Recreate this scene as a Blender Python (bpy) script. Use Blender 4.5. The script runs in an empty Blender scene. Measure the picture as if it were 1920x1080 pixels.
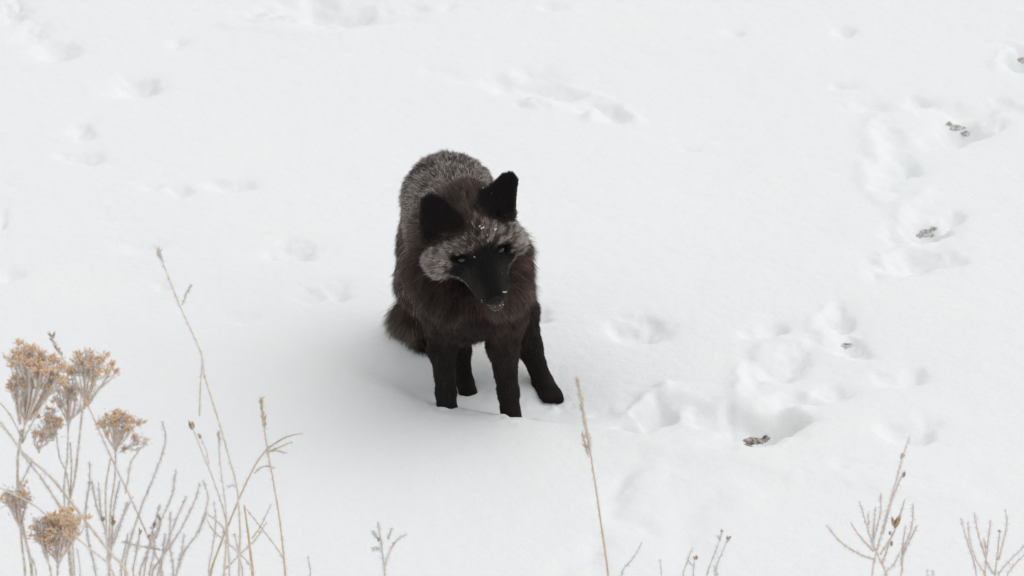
import bpy, math, random
import numpy as np
from mathutils import Vector
random.seed(7); RNG = np.random.default_rng(7)
S = bpy.context.scene
COL = S.collection

# ------------------------------------------------------------------ camera
PITCH = math.radians(22.0); DIST = 14.0; FOC = 280.0
TGT = np.array([0.0, 0.57, 0.0])
VIEW = np.array([0.0, math.cos(PITCH), -math.sin(PITCH)])
UP = np.array([0.0, math.sin(PITCH), math.cos(PITCH)])
RIGHT = np.array([1.0, 0.0, 0.0])
CAM = TGT - DIST * VIEW
FPX = FOC / 36.0 * 1920.0
cam = bpy.data.cameras.new('camera'); cam.lens = FOC; cam.sensor_width = 36.0
cam.clip_start = 0.5; cam.clip_end = 2000.0
cam.dof.use_dof = True; cam.dof.focus_distance = 13.45; cam.dof.aperture_fstop = 11.0
cob = bpy.data.objects.new('camera', cam); COL.objects.link(cob)
cob.location = CAM; cob.rotation_euler = (math.pi / 2 - PITCH, 0, 0)
S.camera = cob

# ------------------------------------------------------------------ overcast daylight
SUN_EL, SUN_AZ = math.radians(68), math.radians(72)      # azimuth measured from +Y (away from the camera) towards +X
w = bpy.data.worlds.new('World'); S.world = w; w.use_nodes = True
nt = w.node_tree; nt.nodes.clear()
sky = nt.nodes.new('ShaderNodeTexSky'); sky.sky_type = 'NISHITA'; sky.sun_disc = False
sky.sun_elevation = SUN_EL; sky.sun_rotation = SUN_AZ; sky.dust_density = 1.0; sky.air_density = 2.5; sky.ozone_density = 1.0
hsv = nt.nodes.new('ShaderNodeHueSaturation'); hsv.inputs['Saturation'].default_value = 0.09
bg = nt.nodes.new('ShaderNodeBackground'); bg.inputs['Strength'].default_value = 0.15
wo = nt.nodes.new('ShaderNodeOutputWorld')
nt.links.new(sky.outputs[0], hsv.inputs['Color']); nt.links.new(hsv.outputs[0], bg.inputs['Color']); nt.links.new(bg.outputs[0], wo.inputs[0])
sl = bpy.data.lights.new('sun', 'SUN'); sl.energy = 0.5; sl.angle = math.radians(60); sl.color = (1.0, 0.975, 0.95)
so = bpy.data.objects.new('sun', sl); COL.objects.link(so)
sd = Vector((math.sin(SUN_AZ) * math.cos(SUN_EL), math.cos(SUN_AZ) * math.cos(SUN_EL), math.sin(SUN_EL)))
so.rotation_euler = sd.to_track_quat('Z', 'Y').to_euler(); so.location = (3, 4, 8)
S.view_settings.view_transform = 'Standard'; S.view_settings.look = 'None'
S.view_settings.exposure = -0.15; S.view_settings.gamma = 1.0
S.view_settings.use_curve_mapping = False
S.cycles.max_bounces = 12; S.cycles.diffuse_bounces = 8; S.cycles.transmission_bounces = 8

# ------------------------------------------------------------------ picture <-> place
def ray(px, py):
    return VIEW + RIGHT * ((px - 960.0) / FPX) + UP * ((540.0 - py) / FPX)
def P(px, py, Y):
    r = ray(px, py); return CAM + r * ((Y - CAM[1]) / r[1])
def G(px, py):
    r = ray(px, py); p = CAM + r * (-CAM[2] / r[2]); return p[0], p[1]

# ------------------------------------------------------------------ noise helpers
def vnoise(x, y, scale, seed):
    r = np.random.default_rng(seed).random((256, 256))
    x = x / scale + 37.7; y = y / scale + 91.3
    xi = np.floor(x).astype(int); yi = np.floor(y).astype(int)
    fx = x - xi; fy = y - yi; fx = fx*fx*(3-2*fx); fy = fy*fy*(3-2*fy)
    a = r[xi % 256, yi % 256]; b = r[(xi+1) % 256, yi % 256]; c = r[xi % 256, (yi+1) % 256]; d = r[(xi+1) % 256, (yi+1) % 256]
    return (a*(1-fx)+b*fx)*(1-fy)+(c*(1-fx)+d*fx)*fy - 0.5
def snoise3(p, freq, seed, n=7):
    r = np.random.default_rng(seed); out = np.zeros(len(p))
    for _ in range(n):
        k = r.normal(size=3) * freq; out += np.sin(p @ k + r.random()*6.28)
    return out / math.sqrt(n)

# ------------------------------------------------------------------ materials
def nodes(name):
    m = bpy.data.materials.new(name); m.use_nodes = True
    return m, m.node_tree, m.node_tree.nodes['Principled BSDF']
def mat_plain(name, col, rough=0.8, spec=0.3, var=0.0, scale=60, col2=None, sss=0):
    m, t, b = nodes(name)
    b.inputs['Roughness'].default_value = rough; b.inputs['Specular IOR Level'].default_value = spec
    if col2 is None: col2 = tuple(c * (1 - var) for c in col)
    n = t.nodes.new('ShaderNodeTexNoise'); n.inputs['Scale'].default_value = scale; n.inputs['Detail'].default_value = 4
    tc = t.nodes.new('ShaderNodeTexCoord'); t.links.new(tc.outputs['Object'], n.inputs['Vector'])
    r = t.nodes.new('ShaderNodeValToRGB'); r.color_ramp.elements[0].position = .35; r.color_ramp.elements[1].position = .65
    r.color_ramp.elements[0].color = (*col, 1); r.color_ramp.elements[1].color = (*col2, 1)
    t.links.new(n.outputs[0], r.inputs[0]); t.links.new(r.outputs[0], b.inputs['Base Color'])
    return m
def mat_snow():
    m, t, b = nodes('snow')
    b.inputs['Roughness'].default_value = 0.75; b.inputs['Specular IOR Level'].default_value = 0.12
    tc = t.nodes.new('ShaderNodeTexCoord')
    def noise(s, d, ro=.6):
        n = t.nodes.new('ShaderNodeTexNoise'); n.inputs['Scale'].default_value = s; n.inputs['Detail'].default_value = d
        n.inputs['Roughness'].default_value = ro
        t.links.new(tc.outputs['Object'], n.inputs['Vector']); return n
    a = noise(3.0, 3); r = t.nodes.new('ShaderNodeValToRGB')
    r.color_ramp.elements[0].color = (0.925, 0.935, 0.94, 1); r.color_ramp.elements[1].color = (0.94, 0.94, 0.935, 1)
    r.color_ramp.elements[0].position = .35; r.color_ramp.elements[1].position = .65
    t.links.new(a.outputs[0], r.inputs[0]); t.links.new(r.outputs[0], b.inputs['Base Color'])
    f = noise(420, 3, .7); b1 = t.nodes.new('ShaderNodeBump'); b1.inputs['Strength'].default_value = 0.55; b1.inputs['Distance'].default_value = 0.0016
    t.links.new(f.outputs[0], b1.inputs['Height'])
    g = noise(45, 5, .6); b2 = t.nodes.new('ShaderNodeBump'); b2.inputs['Strength'].default_value = 0.5; b2.inputs['Distance'].default_value = 0.006
    t.links.new(g.outputs[0], b2.inputs['Height']); t.links.new(b1.outputs[0], b2.inputs['Normal'])
    t.links.new(b2.outputs[0], b.inputs['Normal'])
    return m
def mat_attr(name, rough, spec):
    m, t, b = nodes(name)
    b.inputs['Roughness'].default_value = rough; b.inputs['Specular IOR Level'].default_value = spec
    a = t.nodes.new('ShaderNodeAttribute'); a.attribute_name = 'fur_colour'
    t.links.new(a.outputs['Color'], b.inputs['Base Color']); return m
M_SNOW = mat_snow()
M_SKIN = mat_attr('fox_skin', 0.9, 0.1)
M_FUR = mat_attr('fox_fur', 0.6, 0.25)
M_FROST = mat_plain('hoar_frost', (0.96, 0.965, 0.97), 0.5, 0.4, 0.05)
_t = M_FROST.node_tree; _tr = _t.nodes.new('ShaderNodeBsdfTranslucent'); _tr.inputs['Color'].default_value = (.97, .97, .975, 1)
_mx = _t.nodes.new('ShaderNodeMixShader'); _mx.inputs[0].default_value = .5
_t.links.new(_t.nodes['Principled BSDF'].outputs[0], _mx.inputs[1]); _t.links.new(_tr.outputs[0], _mx.inputs[2]); _t.links.new(_mx.outputs[0], _t.nodes['Material Output'].inputs[0])
M_STRAW = mat_plain('straw', (0.64, 0.47, 0.28), 0.7, 0.3, 0, 90, (0.76, 0.62, 0.43))
M_PALE = mat_plain('pale_straw', (0.74, 0.60, 0.44), 0.7, 0.3, 0, 120, (0.88, 0.82, 0.74))
M_STEM = mat_plain('grey_stem', (0.58, 0.49, 0.37), 0.8, 0.2, 0, 150, (0.86, 0.84, 0.80))
M_TWIG = mat_plain('pinkish_twig', (0.76, 0.56, 0.43), 0.8, 0.2, 0, 150, (0.88, 0.84, 0.80))
M_FLOW = mat_plain('orange_seed_head', (0.92, 0.60, 0.34), 0.85, 0.2, 0, 130, (0.95, 0.82, 0.66))
M_BUD = mat_plain('brown_bud', (0.40, 0.27, 0.19), 0.85, 0.2, 0, 200, (0.62, 0.48, 0.36))
M_SOIL = mat_plain('bare_soil', (0.15, 0.11, 0.09), 0.95, 0.1, 0, 150, (0.60, 0.54, 0.50))
M_NOSE = mat_plain('nose_leather', (0.014, 0.012, 0.013), 0.6, 0.12, .2)
M_EYE = mat_plain('eye', (0.048, 0.048, 0.043), 0.12, 0.6, .3, 300)
M_PUPIL = mat_plain('pupil', (0.004, 0.004, 0.004), 0.1, 0.6)

# ------------------------------------------------------------------ object helpers
def mesh_obj(name, v, f, mat, parent=None, loc=(0, 0, 0), smooth=True):
    me = bpy.data.meshes.new(name); loc = np.asarray(loc, float)
    v = np.asarray(v, float) - loc
    me.from_pydata(v.tolist(), [], f if isinstance(f, list) else f.tolist()); me.update()
    if smooth: me.polygons.foreach_set('use_smooth', [True] * len(me.polygons))
    me.materials.append(mat)
    o = bpy.data.objects.new(name, me); COL.objects.link(o)
    if parent is not None:
        o.parent = parent
    else: o.location = loc
    return o
def empty(name, loc, label, cat, group=None):
    o = bpy.data.objects.new(name, None); COL.objects.link(o); o.location = loc; o.empty_display_size = .05
    o['label'] = label; o['category'] = cat
    if group: o['group'] = group
    return o
class MB:
    def __init__(s): s.v = []; s.f = []
    def add(s, v, f):
        n = len(s.v); s.v.extend([tuple(map(float, a)) for a in v]); s.f.extend([tuple(i + n for i in q) for q in f])
    def tube(s, pts, rad, sides=6):
        pts = np.asarray(pts, float); n = len(pts); rad = np.broadcast_to(rad, (n,))
        T = np.gradient(pts, axis=0); T /= np.linalg.norm(T, axis=1)[:, None] + 1e-12
        ref = np.array([0.3, 0.9, 0.1]); v = []
        for i in range(n):
            a = np.cross(T[i], ref); a /= np.linalg.norm(a) + 1e-9; b = np.cross(T[i], a)
            for k in range(sides):
                t = 2*math.pi*k/sides; v.append(pts[i] + rad[i]*(a*math.cos(t)+b*math.sin(t)))
        f = [(i*sides+k, i*sides+(k+1) % sides, (i+1)*sides+(k+1) % sides, (i+1)*sides+k) for i in range(n-1) for k in range(sides)]
        f.append(tuple(range(sides))[::-1]); f.append(tuple((n-1)*sides+k for k in range(sides)))
        s.add(v, f)
    def grain(s, p, d, L, r, sides=4):      # spindle: one seed, bract or bud
        d = np.asarray(d, float); d = d/np.linalg.norm(d); p = np.asarray(p, float)
        a = np.cross(d, [0.31, 0.5, 0.8]); a /= np.linalg.norm(a); b = np.cross(d, a)
        v = [p]; 
        for t, q in ((.3, 1.0), (.65, .8)):
            for k in range(sides):
                th = 2*math.pi*k/sides+t; v.append(p+d*L*t+r*q*(a*math.cos(th)+b*math.sin(th)))
        v.append(p+d*L); f = []
        for k in range(sides):
            k2 = (k+1) % sides
            f += [(0, 1+k2, 1+k), (1+k, 1+k2, 1+sides+k2, 1+sides+k), (1+sides+k, 1+sides+k2, 1+2*sides)]
        s.add(v, f)
    def needle(s, p, d, L, r):
        d = np.asarray(d, float); d = d/(np.linalg.norm(d)+1e-9); a = np.cross(d, [0.31, 0.5, 0.8]); a /= np.linalg.norm(a)+1e-9; b = np.cross(d, a)
        s.add([p+a*r, p-a*r*.5+b*r*.87, p-a*r*.5-b*r*.87, p+d*L], [(0, 1, 3), (1, 2, 3), (2, 0, 3)])
    def build(s, name, mat, parent=None, kind=None):
        if not s.v: return None
        loc = np.array(parent_world(parent)) if parent is not None else (0, 0, 0)
        o = mesh_obj(name, s.v, s.f, mat, parent, loc)
        if kind: o['kind'] = kind
        return o
def parent_world(p):
    l = np.zeros(3)
    while p is not None: l += np.array(p.location); p = p.parent
    return l

# ================================================================== SNOW
def smooth01(t): t = np.clip(t, 0, 1); return t*t*(3-2*t)
# px, py, width, height (photo pixels), depth in cm, crumb
DENTS = [
 (105,95,80,45,2.2,.5),(60,60,60,35,1.0,1),(20,22,70,50,1.2,1.2),(255,160,75,38,2.4,.3),(225,172,50,18,.8,.4),(155,243,42,26,1.3,.3),(168,297,60,34,1.5,.4),(130,290,40,20,.7,.3),
 (335,358,46,26,1.1,.4),(285,352,34,20,.6,.3),(430,345,80,28,1.5,.3),(545,478,95,36,1.7,.9),(585,562,48,26,1.5,.5),(630,556,42,32,1.6,.4),(268,465,80,24,.8,.3),
 (20,520,50,26,1.0,.3),(310,540,60,20,.5,.2),(0,418,20,30,1.0,.2),(330,75,40,22,.7,.4),(775,18,50,18,.7,.3),(840,14,40,16,.6,.3),
 (600,20,235,46,2.8,.2),(650,38,150,34,1.8,.1),(515,30,70,34,-1.1,1.2),(560,36,60,22,-.8,1.2),
 (985,150,150,46,1.6,.3),(1050,172,120,26,1.6,.2),(1120,196,80,24,1.5,.2),(1155,212,46,34,1.6,.2),(1110,212,44,24,-1.1,.7),(1000,190,80,26,-.8,.8),(975,195,30,14,.7,.3),
 (1030,15,60,16,.7,.3),(1375,62,36,20,.8,.2),(1580,65,42,20,1.2,.3),(1300,277,36,10,.5,.2),(1912,112,60,42,5.0,.8),
 (1580,158,60,16,.9,.5),(1730,193,50,22,1.2,.6),(1640,200,120,26,.9,.2),(1830,205,160,32,1.7,.2),(1800,240,80,42,4.2,1.6),(1775,266,80,26,2.8,.5),(1850,238,60,24,1.2,1.0),
 (1690,312,62,46,2.4,.3),(1660,255,70,60,.8,.2),(1665,355,60,40,.5,.2),(1738,434,72,38,4.6,1.2),(1780,412,40,22,1.6,1.0),(1735,488,120,30,2.4,.6),(1700,505,90,30,1.5,.3),(1670,440,30,60,.7,.2),(1640,515,40,40,.7,.2),
 (1195,622,90,36,2.2,.6),(1165,628,36,20,.8,.4),(1012,590,44,30,1.6,.2),(1448,620,56,26,1.9,.3),(1575,606,52,40,2.9,.8),(1405,630,40,20,.8,.4),(1590,648,50,26,1.8,1.2),(1610,665,40,18,1.0,.6),
 (1460,692,110,40,2.0,.4),(1490,670,50,30,.9,.3),(1400,705,34,60,.8,.1),(1710,706,52,28,2.0,.3),(1665,712,50,18,.7,.3),(1558,733,52,24,1.0,.6),(1500,748,80,24,1.2,.3),
 (1708,805,86,36,2.2,.4),(1225,772,60,44,3.4,.3),(1185,800,66,18,2.2,.7),(1290,748,110,22,.8,.1),(1340,782,110,32,2.0,.3),(1400,775,60,22,1.6,.3),(1430,799,92,44,6.2,.7),(1465,788,70,34,4.2,.8),(1495,780,50,24,1.5,.8),(1360,830,70,30,.5,.3),
 (1130,765,60,26,.5,.3),(1008,783,50,16,1.4,.2),(1600,870,80,20,.3,.1),(455,605,60,22,.6,.2),
]
RIDGES = [  # polylines in photo pixels, half-width cm, height cm
 ([(1165,905),(1150,935),(1165,970),(1210,995)],2.2,-.7),([(1165,905),(1200,868),(1270,862)],2.0,-.4),([(1215,920),(1190,900),(1230,880)],3.5,.7),
 ([(1290,960),(1280,1000),(1300,1040)],3.5,-.6),([(1300,915),(1350,905),(1400,930)],3.,.5),([(1060,1070),(1080,1040),(1120,1020)],2.,-.5),([(1110,1040),(1125,1075),(1150,1100)],2.,-.5),
 ([(1100,812),(1300,850),(1500,880),(1800,925)],2.6,.5),([(1215,742),(1250,735),(1330,748),(1420,757)],2.0,.8),([(1190,770),(1205,745),(1250,732)],1.5,.6),
 ([(1385,722),(1390,690),(1430,660),(1500,650)],1.8,.9),([(1380,745),(1450,745),(1530,735)],1.6,.6),([(1500,760),(1440,775),(1390,790)],1.8,.9),
 ([(1632,250),(1640,215),(1700,205)],1.8,.7),([(1635,270),(1660,290),(1700,300)],1.8,.8),([(1625,310),(1625,350),(1660,375)],1.6,.5),([(1675,420),(1690,385),(1740,365)],1.8,.7),
 ([(1635,515),(1660,480),(1700,470)],1.6,.7),([(1870,120),(1878,95),(1905,85)],1.6,.8),([(1545,640),(1530,600),(1560,580)],1.4,.6),
 ([(960,135),(1040,150),(1100,170),(1170,200),(1185,225)],1.6,.7),([(430,45),(500,55),(640,62),(730,45)],1.6,.5),([(800,130),(880,142),(940,150)],1.6,-.4),
]
def snow_h(x, y):
    h = 0.020*vnoise(x, y, 0.9, 1) + 0.012*vnoise(x, y, 0.38, 2) + 0.004*vnoise(x, y, 0.15, 3) + 0.0016*vnoise(x, y, 0.05, 4) + 0.0007*vnoise(x, y, 0.02, 8)
    fade = np.exp(-((x-0)/.35)**2-((y-.1)/.4)**2); h = h*(1-fade)
    xo, yo = x, y; x = xo+.020*vnoise(xo, yo, .05, 51)+.009*vnoise(xo, yo, .02, 52); y = yo+.034*vnoise(xo, yo, .05, 53)+.014*vnoise(xo, yo, .02, 54)
    crumb = (np.abs(vnoise(x, y, 0.021, 5))+0.6*np.abs(vnoise(x, y, 0.011, 6)) - .3)
    for (px, py, W, H, D, cr) in DENTS:
        gx, gy = G(px, py); sx = W*.00091*.5; sy = H*.00243*.5
        m = (np.abs(x-gx) < 3.2*sx) & (np.abs(y-gy) < 4*sy)
        if not m.any(): continue
        X = (x[m]-gx)/sx; Yy = (y[m]-gy)/sy
        wob = .35*vnoise(x[m], y[m], .03, 11)*2
        near = Yy < 0
        q = np.sqrt(X**2 + np.where(near, (Yy*1.35)**2, (Yy*.85)**2)) + wob*.5
        prof = np.exp(-np.clip(q, 0, 9)**1.9)
        rim = np.exp(-((q-1.3)/.3)**2)*.06
        h[m] += -D*.01*1.35*(prof - (rim if D > 0 else 0)) + .0062*cr*crumb[m]*np.exp(-(q/1.2)**4)*2.2
    for pts, hw, ht in RIDGES:
        g = [G(*p) for p in pts]; d = np.full(x.shape, 9.0)
        for (ax, ay), (bx, by) in zip(g[:-1], g[1:]):
            t = np.clip(((x-ax)*(bx-ax)+(y-ay)*(by-ay)*.25)/((bx-ax)**2+.25*(by-ay)**2), 0, 1)
            d = np.minimum(d, np.hypot(x-ax-t*(bx-ax), (y-ay-t*(by-ay))*.6))
        h += ht*.01*np.exp(-(d/(hw*.01))**2)
    x, y = xo, yo
    # crest in front of the fox, hollow behind it, and the drift edge that runs off to the left
    cy = np.interp(x, [-1.4, -.62, -.45, -.28, -.16, -.06, .02, .12, .3, .6, 1.4], [.42, .30, .24, .13, .0, -.03, -.06, -.08, -.13, -.22, -.4])
    amp = np.interp(x, [-1.4, -.7, -.5, -.3, -.15, .05, .16, .3, .6], [0, .004, .009, .014, .024, .018, .010, .006, 0])
    t = y - cy
    h += amp*(np.where(t < 0, np.exp(-(t/.28)**2), np.exp(-(t/np.interp(x, [-.45, -.2, -.1], [.16, .09, .05]))**2)))
    hol = np.interp(x, [-.6, -.35, -.2, -.1, .08, .18, .3], [0, .004, .009, .024, .027, .010, 0])
    h -= hol*np.exp(-((t-.17)/.13)**2)
    for fx, fy in ((-.11, -.02), (.003, -.035), (-.075, .13), (.07, .11)):
        h += .010*np.clip(crumb, -.2, .5)*np.exp(-(((xo-fx)/.045)**2+((yo-fy)/.05)**2)**2)
    return h
def axis(lo, hi, step, far):
    a = list(np.arange(lo, hi+step/2, step)); s = step
    p = hi
    while p < far: s *= 1.25; p += s; a.append(p)
    s = step; p = lo
    while p > -far: s *= 1.25; p -= s; a.insert(0, p)
    return np.array(a)
ax = axis(-1.15, 1.15, 0.0042, 220); ay = axis(-1.25, 2.35, 0.0055, 220)
XX, YY = np.meshgrid(ax, ay)
HH = snow_h(XX.copy(), YY.copy())
nx, ny = len(ax), len(ay)
me = bpy.data.meshes.new('snow'); V = np.stack([XX, YY, HH], -1).reshape(-1, 3)
i = np.arange(nx-1)[None, :] + nx*np.arange(ny-1)[:, None]
F = np.stack([i, i+1, i+nx+1, i+nx], -1).reshape(-1, 4)
me.vertices.add(len(V)); me.vertices.foreach_set('co', V.ravel())
me.loops.add(F.size); me.loops.foreach_set('vertex_index', F.ravel().astype(np.int32))
me.polygons.add(len(F)); me.polygons.foreach_set('loop_start', np.arange(0, F.size, 4, dtype=np.int32)); me.polygons.foreach_set('loop_total', np.full(len(F), 4, np.int32))
me.update(calc_edges=True); me.polygons.foreach_set('use_smooth', np.ones(len(F), bool)); me.materials.append(M_SNOW)
so_ = bpy.data.objects.new('snow_ground', me); COL.objects.link(so_); so_['kind'] = 'structure'
def ground_z(x, y):
    u = float(np.interp(x, ax, np.arange(nx))); v = float(np.interp(y, ay, np.arange(ny))); i_, j_ = min(int(u), nx-2), min(int(v), ny-2); a, b = u-i_, v-j_
    return float((HH[j_, i_]*(1-a)+HH[j_, i_+1]*a)*(1-b)+(HH[j_+1, i_]*(1-a)+HH[j_+1, i_+1]*a)*b)

# bare soil showing at the bottom of the deepest holes
def hit(px, py):
    r = ray(px, py); t = (0.08-CAM[2])/r[2]; p = CAM+r*t
    for _ in range(400):
        if p[2] < ground_z(p[0], p[1]): break
        p = p+r*.002
    return p
M_SOIL2 = mat_plain('dirty_snow', (0.36, 0.31, 0.28), 0.95, 0.1, 0, 180, (0.80, 0.78, 0.76))
def soil(blobs, label, mat=None):
    """earth lying on the floor and front wall of a hole; blobs = (photo x, y, half width, half height)"""
    V_, F_ = [], []
    for (cx, cy, rx, ry) in blobs:
        n = 16; rings = 4; b0 = len(V_); c = hit(cx, cy); V_.append((c[0], c[1], c[2]+.002)); ph = random.uniform(0, 6)
        for k in range(1, rings+1):
            for j in range(n):
                a = 2*math.pi*j/n; q = k/rings*(1+.18*math.sin(3*a+ph)+.10*math.sin(5*a+2*ph)+.07*random.uniform(-1, 1))
                p = hit(cx+rx*q*math.cos(a), cy+ry*q*math.sin(a)); up_ = .0028+.0012*(1-(k/rings)**3)+random.uniform(-1, 1)*.0008-(.0045 if k == rings else 0)
                V_.append((p[0], p[1]-up_*.3, p[2]+up_))
        F_ += [(b0, b0+1+(j+1) % n, b0+1+j) for j in range(n)]
        for k in range(rings-1):
            for j in range(n): F_.append((b0+1+k*n+j, b0+1+k*n+(j+1) % n, b0+1+(k+1)*n+(j+1) % n, b0+1+(k+1)*n+j))
    gx, gy, z = hit(blobs[0][0], blobs[0][1])
    o = mesh_obj('soil_patch', V_, F_, mat or M_SOIL2, None, (gx, gy, z), False)
    o['label'] = label; o['category'] = 'soil'; o['group'] = 'bare soil at the bottom of holes in the snow'
soil([(1414, 829, 26, 8), (1436, 823, 8, 5)], 'brown bare soil in the deepest and widest hole, right of the tall pale grass spike', M_SOIL)
soil([(1794, 241, 17, 6), (1810, 252, 10, 5), (1780, 234, 7, 4)], 'crumbly brown soil in the upper right hole with snow lumps')
soil([(1736, 440, 19, 8), (1750, 431, 8, 4)], 'small grey-brown soil patch in the round hole midway down the right-hand trail')
soil([(1588, 649, 13, 5)], 'faint brown smudge of soil in a small footprint among the right-hand tracks')
soil([(1916, 114, 9, 6)], 'dark soil in the hole at the right edge near the top corner')

# ================================================================== FOX
# head frame, in view coordinates (x right, y up in the picture, z towards the camera)
f_ = np.array([.28, -.84, .46]); f_ /= np.linalg.norm(f_)
r_ = np.array([.94, .25, -.05]); r_ -= f_*(r_ @ f_); r_ /= np.linalg.norm(r_)
u_ = np.cross(f_, r_)
V2W = np.stack([RIGHT, UP, -VIEW])            # rows
hr, hu, hf = r_ @ V2W, u_ @ V2W, f_ @ V2W
EYEMID = P(902, 479, -.12)
HSC = 1.0
def Hd(r, u, f): return EYEMID + .01*HSC*(r*hr+u*hu+f*hf)
def nrm(v): v = np.asarray(v, float); return v/np.linalg.norm(v)

BLACK = (.021, .0165, .0155); DARK = (.042, .029, .026); BROWN = (.092, .062, .052); GREY = (.075, .057, .051)
PR = []   # p0 r0 p1 r1 k flow len lift colour grizzle region density
def prim(p0, r0, p1, r1, k=.02, flow=None, ln=.02, lift=.3, col=DARK, grz=0, reg='body', dens=1.0):
    p0 = np.asarray(p0, float); p1 = np.asarray(p1, float)
    if flow is None: flow = p1-p0
    PR.append(dict(p0=p0, r0=r0, p1=p1, r1=r1, k=k, flow=nrm(flow), ln=ln, lift=lift, col=np.array(col), grz=grz, reg=reg, dens=dens))
BACKW = np.array([-.12, .9, -.35])
# rump and back
prim(P(842, 374, .27), .079, P(838, 400, .29), .074, flow=(-.05, .7, -.6), ln=.024, lift=.11, col=GREY, grz=1, reg='back')
prim(P(846, 400, .20), .080, P(858, 440, .10), .080, flow=BACKW, ln=.026, lift=.13, col=GREY, grz=.9, reg='back')
prim(P(862, 446, .08), .077, P(880, 470, .03), .070, flow=(-.1, .8, -.5), ln=.030, lift=.25, col=BROWN, grz=.12, reg='neck')
# flanks and thighs
prim(P(822, 450, .23), .066, P(815, 520, .20), .060, flow=(-.15, .3, -1), ln=.026, lift=.22, col=BROWN, grz=.45, reg='back')
prim(P(888, 440, .24), .060, P(925, 520, .22), .055, flow=(.2, .3, -1), ln=.024, lift=.22, col=BROWN, grz=.4, reg='back')
prim(P(815, 530, .20), .056, P(842, 585, .18), .036, flow=(.1, .1, -1), ln=.024, lift=.25, col=DARK, grz=.05, reg='flank')
prim(P(935, 530, .21), .050, P(966, 585, .19), .034, flow=(.3, .1, -1), ln=.022, lift=.25, col=DARK, reg='flank')
prim(P(870, 500, .15), .075, P(875, 560, .08), .070, flow=(0, .3, -1), ln=.026, lift=.25, col=DARK, reg='chest')
# shoulders, chest, neck
prim(P(828, 520, .03), .062, P(836, 588, .01), .034, flow=(-.12, .1, -1), ln=.018, lift=.28, col=BROWN, grz=.05, reg='neck')
prim(P(930, 520, .03), .056, P(944, 588, .01), .034, flow=(.15, .1, -1), ln=.019, lift=.3, col=BROWN, grz=.0, reg='neck')
prim(P(888, 520, .01), .072, P(892, 580, -.01), .044, flow=(0, -.15, -1), ln=.016, lift=.24, col=(.027, .0185, .017), reg='chest')  # fur colour darkened to carry the shadow beneath the head
prim(P(880, 450, .03), .066, P(893, 440, -.05), .056, flow=(0, .7, -.5), ln=.030, lift=.3, col=BROWN, grz=.08, reg='neck')
prim(P(926, 480, -.01), .052, P(936, 530, -.03), .047, flow=(.45, .25, -.9), ln=.034, lift=.38, col=BROWN, grz=.05, reg='neck')
prim(P(835, 500, -.01), .050, P(850, 548, -.03), .045, flow=(-.4, .25, -.9), ln=.030, lift=.34, col=DARK, reg='neck')
# front legs
prim(P(836, 590, .01), .036, P(829, 655, .005), .0225, k=.018, flow=(0, 0, -1), ln=.012, lift=.22, col=BLACK, reg='leg0', dens=1.3)
prim(P(830, 655, .005), .0205, P(836, 735, .0), .0162, k=.012, flow=(0, 0, -1), ln=.008, lift=.15, col=BLACK, reg='leg0', dens=1.5)
prim(P(836, 735, .0), .0162, P(841, 802, -.008), .0195, k=.01, flow=(0, -.3, -1), ln=.006, lift=.15, col=BLACK, reg='leg0', dens=1.5)
prim(P(944, 590, .01), .036, P(943, 650, .005), .0260, k=.018, flow=(0, 0, -1), ln=.011, lift=.2, col=DARK, reg='leg1', dens=1.3)
prim(P(943, 650, .005), .0250, P(953, 735, -.005), .0168, k=.012, flow=(0, 0, -1), ln=.008, lift=.15, col=BLACK, reg='leg1', dens=1.5)
prim(P(953, 735, -.005), .0165, P(962, 815, -.02), .0185, k=.01, flow=(0, -.3, -1), ln=.006, lift=.15, col=BLACK, reg='leg1', dens=1.5)
# hind legs: thigh, hock behind, shank, paw
prim(P(845, 590, .18), .038, P(862, 655, .20), .0185, k=.015, flow=(.1, 0, -1), ln=.010, lift=.2, col=BLACK, reg='leg2', dens=1.4)
prim(P(862, 655, .20), .0160, P(872, 715, .185), .0135, k=.01, flow=(.1, 0, -1), ln=.007, lift=.15, col=BLACK, reg='leg2', dens=1.5)
prim(P(872, 718, .185), .0145, P(878, 740, .150), .0165, k=.01, flow=(0, -1, -.3), ln=.006, lift=.15, col=BLACK, reg='leg2', dens=1.5)
prim(P(968, 590, .19), .036, P(993, 650, .20), .0215, k=.015, flow=(.3, 0, -1), ln=.010, lift=.2, col=BLACK, reg='leg3', dens=1.4)
prim(P(993, 650, .20), .0195, P(1017, 715, .18), .0160, k=.01, flow=(.3, 0, -1), ln=.007, lift=.15, col=BLACK, reg='leg3', dens=1.5)
prim(P(1018, 720, .18), .0175, P(1033, 743, .135), .0200, k=.01, flow=(.2, -1, -.3), ln=.006, lift=.15, col=BLACK, reg='leg3', dens=1.5)
for dx in (-11, -3, 5, 12):   # toes of the splayed hind paw
    prim(P(1034+dx, 741, .128), .0085, P(1036+dx*1.15, 748, .114), .0075, k=.004, flow=(0, -1, -.2), ln=.005, lift=.12, col=BLACK, reg='leg3', dens=1.5)
# tail
prim(P(826, 450, .33), .040, P(805, 547, .37), .030, flow=(-.2, .2, -1), ln=.040, lift=.35, col=BROWN, grz=.1, reg='tail')
prim(P(805, 547, .37), .030, P(787, 602, .37), .034, flow=(-.2, 0, -1), ln=.042, lift=.36, col=BROWN, grz=.06, reg='tail')
prim(P(787, 602, .37), .034, P(793, 643, .34), .026, flow=(.05, -.4, -.9), ln=.040, lift=.4, col=BROWN, grz=.1, reg='tail')
prim(P(793, 643, .34), .022, P(800, 655, .30), .014, flow=(.3, -.6, -.6), ln=.030, lift=.35, col=(.03, .024, .02), reg='tail')
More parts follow.
